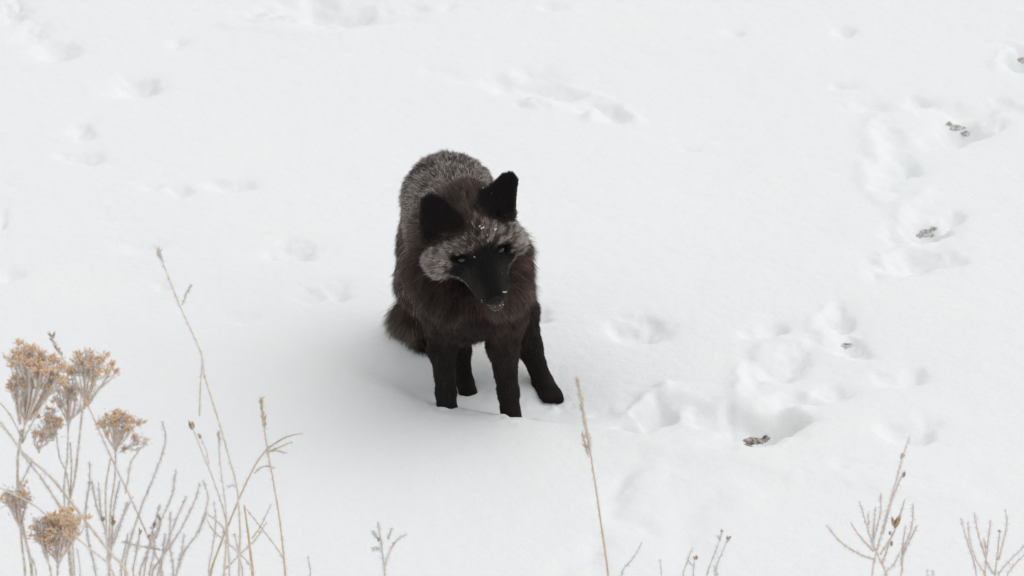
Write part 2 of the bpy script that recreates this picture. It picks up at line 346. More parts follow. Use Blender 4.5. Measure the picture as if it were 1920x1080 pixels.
# ---- head
hk = .012
prim(Hd(0, .6, -4.2), .040, Hd(0, .2, -2.2), .036, k=.02, flow=-hf, ln=.012, lift=.22, col=BROWN, grz=.30, reg='head', dens=1.7)
prim(Hd(0, 0, -6), .046, Hd(0, -1, -9), .05, k=.03, flow=-hf, ln=.024, lift=.3, col=BROWN, grz=.06, reg='neck')
for s in (-1, 1):
    prim(Hd(s*2.6, .2, -1.6), .021, Hd(s*4.2, -.4, -2.6), .024, k=hk, flow=s*hr*.9-hf*.6, ln=.011, lift=.25, col=(.10, .082, .076), grz=1, reg='head', dens=1.8)
    prim(Hd(s*3.6, -1.8, -2.4), .031, Hd(6.0*s if s < 0 else 5.0, -2.9, -2.8), .023, k=.02, flow=s*hr*1.0-hf*.35-hu*.35, ln=.026, lift=.33, col=(.13, .105, .095), grz=1, reg='head', dens=1.7)
    prim(Hd(s*2.0, -2.8, -1.0), .024, Hd(s*4.2, -4.2, -3.4), .026, k=.015, flow=s*hr*.6-hf*.8-hu*.5, ln=.022, lift=.35, col=DARK, reg='head', dens=1.4)
    prim(Hd(s*1.9, .5, -.4), .010, Hd(s*3.7, .35, -.9), .009, k=.007, flow=-hf+s*hr*.5, ln=.006, lift=.15, col=(.13, .105, .095), grz=.9, reg='head', dens=2)
    prim(Hd(s*1.1, -2.0, 5.2), .0160, Hd(s*.9, -2.0, 6.6), .0135, k=.008, flow=-hf+s*hr*.3, ln=.004, lift=.15, col=BLACK, reg='head', dens=2)
prim(Hd(0, -1.5, -.5), .032, Hd(0, -1.6, 2.8), .0245, k=.014, flow=-hf, ln=.007, lift=.22, col=BLACK, reg='head', dens=2)
prim(Hd(0, -1.3, 2.8), .0225, Hd(0, -1.4, 6.5), .0145, k=.012, flow=-hf, ln=.0055, lift=.2, col=BLACK, reg='head', dens=2)
for s in (-1, 1):
    prim(Hd(s*2.7, -2.4, .2), .0200, Hd(s*1.1, -2.3, 5.0), .0140, k=.014, flow=-hf+s*hr*.5, ln=.007, lift=.2, col=(.032, .026, .025), grz=.02, reg='head', dens=2)
prim(Hd(0, -3.4, 0), .027, Hd(0, -4.0, 7.3), .0120, k=.008, flow=-hf-hu*.3, ln=.006, lift=.18, col=(.03, .024, .022), reg='head', dens=2)

# ears: cupped blades with thickness. outline in photo pixels
EARS = []
def ear(poly, opx, opy, depth_pt, reg, sgn):
    o = P(opx, opy, depth_pt[1]); tilt = math.radians(22)
    ayv = UP*math.cos(tilt)+VIEW*math.sin(tilt)      # leans back
    azv = np.cross(RIGHT, ayv)                       # roughly towards the camera
    pts = np.array([((x-opx)/1104., (opy-y)/1104./math.cos(tilt)) for x, y in poly])
    cen = pts.mean(0); pts = cen+(pts-cen)*(1-.0130/np.linalg.norm(pts-cen, axis=1))[:, None]
    EARS.append(dict(o=o, ax=RIGHT, ay=ayv, az=azv, pts=pts, reg=reg, s=sgn))
ear([(786,392),(791,371),(806,361),(830,366),(852,386),(872,412),(876,430),(846,438),(818,450),(799,456),(787,438)], 828, 420, Hd(-5, 3.0, -3.6), 'ear0', -1)
ear([(970,350),(969,332),(962,321),(950,321),(935,331),(912,349),(893,366),(893,385),(903,405),(938,410),(960,409),(968,380)], 935, 375, Hd(4.6, 3.0, -4.8), 'ear1', 1)
def poly_sdf(a, b, pts):
    d = np.full(a.shape, 1e9); sg = np.ones(a.shape); n = len(pts); j = n-1
    for i in range(n):
        ex, ey = pts[j]-pts[i]; wx = a-pts[i][0]; wy = b-pts[i][1]
        t = np.clip((wx*ex+wy*ey)/(ex*ex+ey*ey), 0, 1); bx = wx-ex*t; by = wy-ey*t
        d = np.minimum(d, bx*bx+by*by)
        c1 = b >= pts[i][1]; c2 = b < pts[j][1]; c3 = ex*wy > ey*wx
        al = (c1 & c2 & c3) | (~c1 & ~c2 & ~c3); sg = np.where(al, -sg, sg); j = i
    return sg*np.sqrt(d)
def ear_sdf(e, X):
    q = X-e['o']; a = q @ e['ax']; b = q @ e['ay']; c = q @ e['az']
    d2 = poly_sdf(a, b, e['pts']*1.0)-.0125
    cup = 9.0*(a**2) - .010 - .25*np.clip(-b-.02, 0, 1)
    th = .0045 + np.clip((-b)*.08, 0, .004)
    dz = np.abs(c-cup)-th
    return np.where((d2 > 0) & (dz > 0), np.hypot(d2, dz), np.maximum(d2+.003, dz))-.001
def cap_sdf(p, X):
    ba = p['p1']-p['p0']; l2 = ba @ ba+1e-12; pa = X-p['p0']; t = np.clip((pa @ ba)/l2, 0, 1)
    return np.linalg.norm(pa-t[..., None]*ba, axis=-1) - (p['r0']+(p['r1']-p['r0'])*t)

VOX = .0034
lo = np.array([-.32, -.30, -.10]); hi = np.array([.14, .50, .50])
dim = np.ceil((hi-lo)/VOX).astype(int)
gx_ = [lo[a]+VOX*np.arange(dim[a]) for a in range(3)]
D = np.full(dim, .08)
def region(c0, c1, m):
    a = np.clip(np.floor((c0-m-lo)/VOX).astype(int), 0, dim); b = np.clip(np.ceil((c1+m-lo)/VOX).astype(int)+1, 0, dim)
    return tuple(slice(a[k], b[k]) for k in range(3))
def smin(a, b, k):
    h = np.clip(k-np.abs(a-b), 0, None)/k; return np.minimum(a, b)-h*h*k*.25
for p in PR:
    r = max(p['r0'], p['r1']); sl_ = region(np.minimum(p['p0'], p['p1']), np.maximum(p['p0'], p['p1']), r+.05)
    X = np.stack(np.meshgrid(gx_[0][sl_[0]], gx_[1][sl_[1]], gx_[2][sl_[2]], indexing='ij'), -1)
    D[sl_] = smin(D[sl_], cap_sdf(p, X), p['k'])
for e in EARS:
    sl_ = region(e['o']-.09, e['o']+.09, 0)
    X = np.stack(np.meshgrid(gx_[0][sl_[0]], gx_[1][sl_[1]], gx_[2][sl_[2]], indexing='ij'), -1)
    D[sl_] = smin(D[sl_], ear_sdf(e, X), .006)
# eye sockets
def trilin(A, p):
    q = (p-lo)/VOX; i = np.clip(np.floor(q).astype(int), 0, np.array(D.shape)-2); f = q-i; out = 0
    for a in (0, 1):
        for b in (0, 1):
            for c in (0, 1):
                wgt = (f[:, 0] if a else 1-f[:, 0])*(f[:, 1] if b else 1-f[:, 1])*(f[:, 2] if c else 1-f[:, 2])
                val = A[i[:, 0]+a, i[:, 1]+b, i[:, 2]+c]; out = out+(val*wgt[:, None] if val.ndim > 1 else val*wgt)
    return out

def surf_pt(px, py, out):
    r = ray(px, py); r = r/np.linalg.norm(r); p = CAM+r*12.6
    for _ in range(60):
        d = float(trilin(D, p[None])[0]) if (p > lo).all() and (p < hi-.01).all() else .08
        if d < out: break
        p = p+r*max(d-out, .0008)*.8
    return p
EYES = [surf_pt(866, 487, 0)+VIEW*.0015, surf_pt(939, 469, 0)+VIEW*.0015]
for c in EYES:
    sl_ = region(c, c, .03); X = np.stack(np.meshgrid(gx_[0][sl_[0]], gx_[1][sl_[1]], gx_[2][sl_[2]], indexing='ij'), -1)
    D[sl_] = -smin(-D[sl_], np.linalg.norm(X-c, axis=-1)-.0080, .004)

def surface_nets(D):
    ins = D < 0; n = np.array(D.shape)
    c = np.zeros(n-1, int)
    corners = [(a, b, d) for a in (0, 1) for b in (0, 1) for d in (0, 1)]
    for a, b, d in corners: c += ins[a:n[0]-1+a, b:n[1]-1+b, d:n[2]-1+d]
    act = (c > 0) & (c < 8); idx = np.argwhere(act); vid = np.full(n-1, -1); vid[act] = np.arange(len(idx))
    acc = np.zeros((len(idx), 3)); cnt = np.zeros(len(idx))
    for i0, A in enumerate(corners):
        for B in corners[i0+1:]:
            if sum(abs(A[k]-B[k]) for k in range(3)) != 1: continue
            da = D[tuple((idx+A).T)]; db = D[tuple((idx+B).T)]; m = (da < 0) != (db < 0)
            t = da/(da-db+1e-12); q = idx+np.array(A)+t[:, None]*(np.array(B)-np.array(A))
            acc[m] += q[m]; cnt[m] += 1
    v = acc/cnt[:, None]*VOX+lo
    faces = []
    for ax_ in range(3):
        sh = [slice(None)]*3; sh2 = [slice(None)]*3; sh[ax_] = slice(0, -1); sh2[ax_] = slice(1, None)
        m = ins[tuple(sh)] != ins[tuple(sh2)]; e = np.argwhere(m); o1, o2 = [k for k in range(3) if k != ax_]
        ok = (e[:, o1] > 0) & (e[:, o2] > 0) & (e[:, o1] < n[o1]-1) & (e[:, o2] < n[o2]-1); e = e[ok]
        def g(d1, d2):
            q = e.copy(); q[:, o1] -= d1; q[:, o2] -= d2; return vid[tuple(q.T)]
        quad = np.stack([g(1, 1), g(0, 1), g(0, 0), g(1, 0)], -1)
        fl = ins[tuple(e.T)]
        if ax_ == 1: fl = ~fl
        quad[~fl] = quad[~fl][:, ::-1]
        faces.append(quad)
    return v, np.concatenate(faces)
FV, FF = surface_nets(D)
FF = FF[(FF >= 0).all(1)]
GR = np.stack(np.gradient(D, VOX), -1)
REGS = ['back', 'neck', 'flank', 'chest', 'leg0', 'leg1', 'leg2', 'leg3', 'tail', 'head', 'ear0', 'ear1']
def sample_attrs(p):
    n = len(p); W = []; fl = np.zeros((n, 3)); ln = np.zeros(n); lf = np.zeros(n); co = np.zeros((n, 3)); gz = np.zeros(n); ws = np.zeros(n); rw = np.zeros((n, len(REGS)))
    for q in PR:
        w_ = np.exp(-np.clip(cap_sdf(q, p)+.004, 0, .2)/.0065)
        fl += w_[:, None]*q['flow']; ln += w_*q['ln']; lf += w_*q['lift']; co += w_[:, None]*q['col']; gz += w_*q['grz']; ws += w_; rw[:, REGS.index(q['reg'])] += w_
    for e in EARS:
        w_ = 12*np.exp(-np.clip(ear_sdf(e, p)+.001, 0, .2)/.0028)
        q_ = p-e['o']; d2 = poly_sdf(q_ @ e['ax'], q_ @ e['ay'], e['pts'])-.0125; rim = smooth01((d2+.007)/.006); low = smooth01((-(q_ @ e['ay'])-.012)/.02)
        fl += w_[:, None]*nrm(e['ay']+e['ax']*e['s']*.15); ln += w_*(.0065+.004*low); lf += w_*(.12+.15*low)
        co += w_[:, None]*(np.array((.008, .0065, .0065))+rim[:, None]*np.array((.034, .024, .021))); ws += w_; rw[:, REGS.index(e['reg'])] += w_
    ws = ws+1e-12
    co /= ws[:, None]; ln /= ws; lf /= ws; gz /= ws
    reg = rw.argmax(1); ear_w = (rw[:, -1]+rw[:, -2])/ws
    # markings in the head's own coordinates (cm)
    q = (p-EYEMID)*100; r = q @ hr; u = q @ hu; f = q @ hf; ar = np.abs(r)
    head = (reg == REGS.index('head')) & (ear_w < .35)
    nz = snoise3(p, 260, 5)*.25
    def setc(m, c, g_):
        m = np.clip(m, 0, 1)*head; co[:] = co*(1-m[:, None])+np.array(c)*m[:, None]; gz[:] = gz*(1-m)+g_*m
    st = lambda a, b, x: smooth01((x-a)/(b-a))
    # silver: forehead sides and cheeks
    cheek = st(-.6, .5, ar-2.2+nz)*st(.1, -.7, f+nz)*st(-4.6, -3.6, u+nz)
    setc(cheek, (.17, .140, .128), 1.0)
    mid = st(3.2, 1.6, ar)*st(.7, -.3, f+nz)
    setc(mid, (.095, .068, .058), .42)
    top = st(-5.0, -6.4, f+nz)*st(.5, 1.5, u+10); setc(top*st(4.2, 2.4, ar), (.040, .028, .024), .12)
    brow = st(1.6, 2.6, ar)*st(-3.6, -2.2, f+nz)*st(.6, -.4, f+nz)*st(-2.0, -.8, u); setc(brow*.8, (.15, .122, .11), .9)
    # black mask: muzzle, bridge, eye surrounds, dark throat
    setc(st(-.25, .7, f + nz - .10*ar), (.012, .0105, .0105), 0)
    for s, c in zip((-1, 1), EYES):
        de = np.linalg.norm((p-c)*100/np.array([1.45, 1.25, 1.0]), axis=1); setc(st(1.25, .85, de+nz*.3), (.006, .005, .005), 0)
    setc(st(-4.3, -5.0, u+nz), DARK, 0)
    setc(.9*st(.9, 1.8, ar)*st(1.0, 2.4, f)*st(1.0, -.8, u), (.030, .025, .024), .01)  # highlight painted into the colour: muzzle sides lighter than the bridge, for form
    # pale lip line running from the cheek along the mouth
    lip = np.exp(-((u+2.75+.05*f)/.28)**2)*st(-2.0, -.5, f)*st(8.4, 6.5, f)*st(1.0, 1.8, ar+.22*f)
    setc(lip*.9, (.17, .14, .13), .6)
    jaw = st(-2.9, -3.5, u-.05*f)*st(3, 5.5, f); setc(jaw*.85, (.11, .092, .085), .25)
    # tail: cream fringe at its tip
    tl = reg == REGS.index('tail')
    tipd = np.linalg.norm(p-P(792, 660, .33), axis=1); m = st(.040, .012, tipd)*tl
    tipe = np.linalg.norm(p-P(738, 640, .36), axis=1); m = np.maximum(m, .8*st(.052, .02, tipe)*tl)
    co[:] = co*(1-m[:, None])+np.array((.30, .26, .20))*m[:, None]
    # darker saddle brown nape / crown
    dens = 1.0
    fl /= np.linalg.norm(fl, axis=1)[:, None]+1e-12
    return fl, ln, lf, np.clip(co, .003, .9), gz, reg, head

FOX = empty('fox', P(905, 770, .06)*[1, 1, 0], 'silver-black fox standing in the snow with lowered head, turned to face the viewer', 'fox')
fl0 = np.array(FOX.location)
fattr = sample_attrs(FV)
body = mesh_obj('body', FV, FF, M_SKIN, FOX, fl0)
ca = body.data.attributes.new('fur_colour', 'FLOAT_COLOR', 'POINT')
cc = np.ones((len(FV), 4), np.float32); cc[:, :3] = fattr[3]*.7; ca.data.foreach_set('color', cc.ravel())

# ---- fur, one hair object per region
tri = np.concatenate([FF[:, [0, 1, 2]], FF[:, [0, 2, 3]]])
A = FV[tri[:, 0]]; B = FV[tri[:, 1]]; C = FV[tri[:, 2]]
area = .5*np.linalg.norm(np.cross(B-A, C-A), axis=1)
regT = fattr[5][tri[:, 0]]
DENS = {'back': 1.0, 'neck': .9, 'flank': .8, 'chest': .9, 'tail': .9, 'head': 2.6, 'ear0': 2.0, 'ear1': 2.0}
dw = np.array([DENS.get(n, 1.4) for n in REGS])[regT]
prob = area*dw; NSTR = 320000
pick = RNG.choice(len(tri), NSTR, p=prob/prob.sum())
a = RNG.random(NSTR); b = RNG.random(NSTR); sw = a+b > 1; a[sw] = 1-a[sw]; b[sw] = 1-b[sw]
root = A[pick]+(B[pick]-A[pick])*a[:, None]+(C[pick]-A[pick])*b[:, None]
fl, ln, lf, co, gz, reg, head = sample_attrs(root)
N = trilin(GR, root); N /= np.linalg.norm(N, axis=1)[:, None]+1e-9
keep = np.ones(NSTR, bool)
for c in EYES: keep &= np.linalg.norm((root-c)*[1, 1, 1.7], axis=1) > .0085
keep &= np.linalg.norm(root-Hd(0, -1.35, 7.8), axis=1) > .011
root, fl, ln, lf, co, gz, reg, head, N = [x[keep] for x in (root, fl, ln, lf, co, gz, reg, head, N)]
n = len(root)
tan = fl-N*(fl*N).sum(1)[:, None]; tan /= np.linalg.norm(tan, axis=1)[:, None]+1e-6
wv = np.stack([snoise3(root, 150, 21), snoise3(root, 150, 22), snoise3(root, 150, 23)], -1)*.16
wv += np.stack([snoise3(root, 500, 31), snoise3(root, 500, 32), snoise3(root, 500, 33)], -1)*.10
jit = RNG.normal(size=(n, 3))*np.where(reg == 0, .08, .12)[:, None]
guard = RNG.random(n) < .18
L = ln*RNG.uniform(.65, 1.1, n)*np.where(guard & (reg != 0), 1.12, 1.0)
lift = np.clip(lf*RNG.uniform(.7, 1.35, n), .05, .9)
d0 = N*lift[:, None]+tan*(1-lift)[:, None]+wv*.6+jit; d0 /= np.linalg.norm(d0, axis=1)[:, None]
d1 = N*(lift*.55)[:, None]+tan*(1.05-lift*.5)[:, None]+wv+jit*1.1+np.array([0, 0, -.12]); d1 /= np.linalg.norm(d1, axis=1)[:, None]
K = 5; pos = np.zeros((n, K, 3)); ts = np.linspace(0, 1, K)
pos[:, 0] = root-N*.001
for k in range(1, K):
    t = (ts[k]+ts[k-1])/2; dd = d0*(1-t)+d1*t; dd /= np.linalg.norm(dd, axis=1)[:, None]; pos[:, k] = pos[:, k-1]+dd*(L/(K-1))[:, None]
# colour along each hair
br = RNG.uniform(.55, 1.6, n)*np.clip(1+.35*snoise3(root, 200, 44), .4, 2)
cluster = snoise3(root, 420, 41)+.6*snoise3(root, 900, 42)
silver = RNG.random(n) < np.clip(gz*(.50+.55*cluster), 0, 1)+np.where(np.isin(reg, (1, 8)), .004, 0)
colr = np.zeros((n, K, 4)); colr[..., 3] = 1
base = co*br[:, None]
for k in range(K):
    c = base*(.8+.3*ts[k])
    band = {0: 0, 1: .15, 2: .8, 3: 1.0, 4: .35}[k]
    tipc = np.array((.66, .59, .54))*RNG.uniform(.6, 1.25, n)[:, None]
    tipc = tipc*np.array([.80, .5, .5, .4, .3, .3, .3, .3, .5, 1.0, .3, .3])[reg][:, None]
    m = (silver*band)[:, None]; colr[:, k, :3] = c*(1-m)+tipc*m
rad0 = np.where(head, .00021, .00026)*np.where(np.isin(reg, (4, 5, 6, 7, 10, 11)), .8, 1)
rad = rad0[:, None]*np.array([1, 1, .85, .6, .15])[None]
tw_ = (reg == 8)*smooth01((P(803, 600, .37)[0]-root[:, 0])/.03)*smooth01((P(760, 565, .37)[2]-root[:, 2])/.045)*RNG.uniform(.1, 1, n)
for k, wk in ((2, .35), (3, .8), (4, 1.0)): colr[:, k, :3] = colr[:, k, :3]*(1-(tw_*wk)[:, None])+np.array((.62, .55, .46))*(tw_*wk)[:, None]
NAMES = {'back': 'back_fur', 'neck': 'neck_ruff_fur', 'flank': 'thigh_fur', 'chest': 'chest_fur', 'leg0': 'leg_fur', 'leg1': 'leg_fur', 'leg2': 'leg_fur', 'leg3': 'leg_fur', 'tail': 'tail_fur', 'head': 'face_fur', 'ear0': 'ear_fur', 'ear1': 'ear_fur'}
for ri, rn in enumerate(REGS):
    m = reg == ri
    if not m.any(): continue
    hc = bpy.data.hair_curves.new(NAMES[rn]); cnt = int(m.sum()); hc.add_curves([K]*cnt)
    hc.points.foreach_set('position', (pos[m]-fl0).astype(np.float32).ravel())
    ra = hc.attributes.get('radius') or hc.attributes.new('radius', 'FLOAT', 'POINT'); ra.data.foreach_set('value', rad[m].astype(np.float32).ravel())
    cattr = hc.attributes.new('fur_colour', 'FLOAT_COLOR', 'POINT'); cattr.data.foreach_set('color', colr[m].astype(np.float32).ravel())
    hc.materials.append(M_FUR)
    o = bpy.data.objects.new(NAMES[rn], hc); COL.objects.link(o); o.parent = FOX; o['kind'] = 'stuff'

# ---- eyes, nose, whiskers, snow dust on the face
def ellipsoid(c, ax3, rad3, nu=14, nv=10):
    v = []; f = []
    for i in range(nv+1):
        th = math.pi*i/nv
        for j in range(nu):
            ph = 2*math.pi*j/nu; v.append(c+ax3[0]*rad3[0]*math.sin(th)*math.cos(ph)+ax3[1]*rad3[1]*math.sin(th)*math.sin(ph)+ax3[2]*rad3[2]*math.cos(th))
    for i in range(nv):
        for j in range(nu): f.append((i*nu+j, i*nu+(j+1) % nu, (i+1)*nu+(j+1) % nu, (i+1)*nu+j))
    return v, f
for s, c in zip((-1, 1), EYES):
    gaze = nrm(hf*.75+hu*.55+s*hr*.30)
    sx = nrm(np.cross(hu, gaze)); uy = np.cross(gaze, sx)
    mb = MB(); mb.add(*ellipsoid(c-gaze*.0018, (sx, uy, gaze), (.0074, .0030, .0070))); e_ = mb.build('eye', M_EYE, FOX)
    mb = MB(); mb.add(*ellipsoid(c+gaze*.0052, (sx, uy, gaze), (.0014, .0026, .0006))); mb.build('pupil', M_PUPIL, e_)
nb = MB(); nc = Hd(0, -1.4, 7.75)
nb.add(*ellipsoid(nc, (hr, hu, hf), (.0118, .0085, .0078)))
for s in (-1, 1): nb.add(*ellipsoid(nc+hr*s*.0062-hu*.001+hf*.0015, (hr, hu, hf), (.0062, .0068, .0075)))
nose = nb.build('nose', M_NOSE, FOX)
wb = MB()
for s in (-1, 1):
    for j in range(7):
        p0 = Hd(s*(1.9-.05*j), -1.6-.25*(j % 3), 5.6+.28*j); d = nrm(hr*s*.9+hf*(.15-.12*j)-hu*(.1+.15*(j % 3)))
        Lw = random.uniform(.035, .06); pts = [p0+d*Lw*t-hu*.010*t*t for t in np.linspace(0, 1, 6)]
        wb = MB(); wb.tube(pts, np.linspace(.0002, .00004, 6), 4); wb.build('whisker', M_PUPIL, FOX)
sb = MB()
def crumbs(c, nmb, spread, r0):
    for _ in range(nmb):
        q = c+(hr*random.gauss(0, spread)+hf*random.gauss(0, spread)+hu*random.gauss(0, spread*.4)); sb.add(*ellipsoid(q, (hr, hu, hf), [r0*random.uniform(.5, 1.2) for _ in range(3)], 6, 4))
crumbs(surf_pt(903, 426, .008), 4, .002, .0016); crumbs(surf_pt(928, 428, .008), 4, .002, .0016)
crumbs(surf_pt(915, 444, .007), 3, .002, .0010); crumbs(surf_pt(889, 482, .005), 2, .0012, .0008); crumbs(surf_pt(906, 352, .003), 1, .001, .0010)
crumbs(surf_pt(946, 548, .002), 6, .0014, .0010); crumbs(surf_pt(935, 572, .002), 4, .003, .0007); crumbs(surf_pt(905, 566, .002), 2, .002, .0007)
sb.build('snow_dust', M_FROST, FOX, 'stuff')

# ================================================================== PLANTS
def catmull(pts, m=6):
    pts = [np.asarray(p, float) for p in pts]
    if len(pts) == 2: return np.array([pts[0]+(pts[1]-pts[0])*t for t in np.linspace(0, 1, m+1)])
    q = [2*pts[0]-pts[1]]+pts+[2*pts[-1]-pts[-2]]; out = []
    for i in range(1, len(q)-2):
        for k in range(m):
            t = k/m; out.append(.5*((2*q[i])+(-q[i-1]+q[i+1])*t+(2*q[i-1]-5*q[i]+4*q[i+1]-q[i+2])*t*t+(-q[i-1]+3*q[i]-3*q[i+1]+q[i+2])*t**3))
    out.append(pts[-1]); return np.array(out)
def stalk(px, Y0, Y1=None):
    """pixel polyline from the tip downwards -> points in the place; Y0 at the tip, Y1 at the lower end"""
    if Y1 is None: Y1 = Y0
    n = len(px); return [P(x, y, Y0+(Y1-Y0)*i/max(1, n-1)) for i, (x, y) in enumerate(px)]
def to_root(pts, root):
    """carry a stem on below the picture's edge to its root in the snow"""
    a = pts[-1]; mid = a*.55+root*.45; mid[0] = a[0]*.8+root[0]*.2 if len(pts) < 2 else a[0]+(root[0]-a[0])*.35
    return pts+[mid, root]
def frost_on(mb, pts, dens, L, r, side=None):
    pts = np.asarray(pts); seg = np.linalg.norm(np.diff(pts, axis=0), axis=1)
    for i, s in enumerate(seg):
        for _ in range(np.random.default_rng(i+int(abs(pts[i][0])*1e4)).poisson(s*dens)):
            t = random.random(); p = pts[i]*(1-t)+pts[i+1]*t
            d = np.array([random.gauss(0, 1), random.gauss(0, 1), random.gauss(0, 1)])
            if side is not None: d = d*.7+np.array(side)
            mb.needle(p, d, L*random.uniform(.4, 1.3), r)
def seed_spike(mb, pts, r, step=.004, ln=.011):
    pts = catmull(pts, 8); acc = 0
    for i in range(len(pts)-1):
        d = pts[i+1]-pts[i]; L = np.linalg.norm(d); acc += L
        while acc > step:
            acc -= step; d_ = d/L
            for s in (0, 1): mb.grain(pts[i]+np.array([random.gauss(0, r*.3), random.gauss(0, r*.3), 0]), d_+np.array([random.gauss(0, .35), random.gauss(0, .35), random.gauss(0, .2)]), ln*random.uniform(.7, 1.2), .0013)
FR_D, FR_L, FR_R = 1000, .0060, .0005
def grass(name, label, stems, heads=(), mat=M_STRAW, group=None, frost=1.0, r=.0016, leaves=(), cat='grass stalk', root=None, headmat=None, buds=()):
    """stems: list of (pixels tip->base, Y tip, Y base, reaches ground)"""
    first = stems[0]; base = stalk(first[0], first[1], first[2])[-1]
    Yb = first[2]
    rx = base[0] if root is None else root
    rz = ground_z(rx, Yb); rt = np.array([rx, Yb, rz-.01])
    t = empty(name, (rx, Yb, rz), label, cat, group)
    fb = MB()
    for st in stems:
        pts = stalk(st[0], st[1], st[2]); rr = st[4] if len(st) > 4 else r
        if st[3]: pts = to_root(pts, rt+np.array([random.uniform(-.008, .008), random.uniform(-.008, .008), 0]))
        c = catmull(pts, 5); mb = MB(); mb.tube(c, np.linspace(rr*.45, rr, len(c)), 6)
        # nodes
        mb.build('stem', mat, t)
        frost_on(fb, c, FR_D*frost, FR_L, FR_R)
    for hd in heads:
        mb = MB(); pts = stalk(hd[0], hd[1], hd[2])[::-1]; seed_spike(mb, pts, hd[3], hd[4] if len(hd) > 4 else .004)
        mb.build('seed_head', headmat or mat, t); frost_on(fb, catmull(pts, 5), FR_D*1.6*frost, FR_L*1.2, FR_R)
    for lf_ in leaves:
        pts = catmull(stalk(lf_[0], lf_[1], lf_[2]), 6); mb = MB(); n_ = len(pts); wv_ = lf_[3]*np.sin(np.linspace(.25, math.pi*.93, n_))
        v = []; 
        for i_, p in enumerate(pts):
            s_ = np.array([wv_[i_]*.5, wv_[i_]*.35, 0]); v += [p-s_, p+np.array([0, 0, -wv_[i_]*.25]), p+s_, p+np.array([0, 0, wv_[i_]*.12])]
        f = [(4*i_+k, 4*i_+(k+1) % 4, 4*i_+4+(k+1) % 4, 4*i_+4+k) for i_ in range(n_-1) for k in range(4)]
        mb.add(v, f); mb.build('leaf', mat, t); frost_on(fb, pts, FR_D*frost, FR_L, FR_R)
    for (bx, by, bY, dx, dy, L) in buds:
        mb = MB(); p = P(bx, by, bY); d = P(bx+dx, by+dy, bY)-p
        for k in range(7): mb.grain(p+np.array([random.gauss(0, .0006), random.gauss(0, .0012), 0]), nrm(d)+np.array([random.gauss(0, .18), random.gauss(0, .18), random.gauss(0, .1)]), L*random.uniform(.7, 1.05), L*.17)
        mb.build('bud', M_BUD, t)
    fb.build('frost', M_FROST, t, 'stuff')
    return t

def floret(mb, p, d, sc=1.0):
    for k in range(9):
        e = nrm(d)+np.array([random.gauss(0, .6), random.gauss(0, .6), random.gauss(0, .45)])
        mb.grain(p+np.array([random.gauss(0, .0016), random.gauss(0, .0016), random.gauss(0, .0012)])*sc, e, .0065*sc*random.uniform(.6, 1.3), .0012*sc, 3)
def umbel(cx, cy, wd, ht, nx_, ny_, Y, nb, stems, florets, frost, fl_sc=1.0, top_only=True, prob=.9):
    nb = int(nb*1.25); fl_sc *= 1.25
    """branching head: node (nx_,ny_), crown ellipse centred (cx,cy)"""
    node = P(nx_, ny_, Y); sk = random.uniform(-.12, .12)
    for k in range(nb):
        a = math.pi*(k+.5)/nb+random.uniform(-.3, .3); rr = random.uniform(.1, .95) if k % 2 else random.uniform(.6, 1.05)
        ex = cx+math.cos(a)*wd*.5*rr+random.uniform(-3, 3); ey = cy+ht*(.14+sk*math.cos(a))-math.sin(a)*ht*.5*rr+random.uniform(-5, 5); eY = Y+random.uniform(-1, 1)*wd*.00036
        end = P(ex, ey, eY); up = random.uniform(0, .35); st0 = node+(P(cx, cy, Y)-node)*up*random.uniform(.4, 1)
        m_ = st0*.5+end*.5; m_[0] += (end[0]-st0[0])*random.uniform(.02, .22)+random.gauss(0, .002); m_[1] += (end[1]-st0[1])*.2
        br_ = catmull([st0, m_, end], 5); stems.tube(br_, np.linspace(.0014, .0007, len(br_)), 5); frost_on(frost, br_, FR_D*1.1, FR_L*.9, FR_R)
        for j in range(random.randint(2, 4)):
            t = random.uniform(.5, .95); b0 = br_[int(t*(len(br_)-1))]
            e2 = end+np.array([random.gauss(0, wd*.00011), random.gauss(0, wd*.00013), random.gauss(0, ht*.00010)])
            if (e2-b0)[2] < .002: e2[2] = b0[2]+.004
            tw = catmull([b0, (b0+e2)/2+np.array([(e2-b0)[0]*.2, 0, -.001]), e2], 3); stems.tube(tw, .0007, 4)
            frost_on(frost, tw, FR_D, FR_L*.8, FR_R)
            if random.random() < prob:
                floret(florets, e2, (e2-b0)+np.array([0, 0, .004]), fl_sc*random.uniform(.7, 1.3))
                if random.random() < .9: floret(florets, e2+np.array([random.gauss(0, .004), random.gauss(0, .004), random.gauss(0, .003)]), (e2-b0), fl_sc*random.uniform(.6, 1.1))
            for _ in range(random.randint(3, 9)): frost.needle(e2+np.array([random.gauss(0, .0045) for _ in range(3)]), np.array([random.gauss(0, 1), random.gauss(0, 1), random.gauss(.3, 1)]), .0075, .0011)
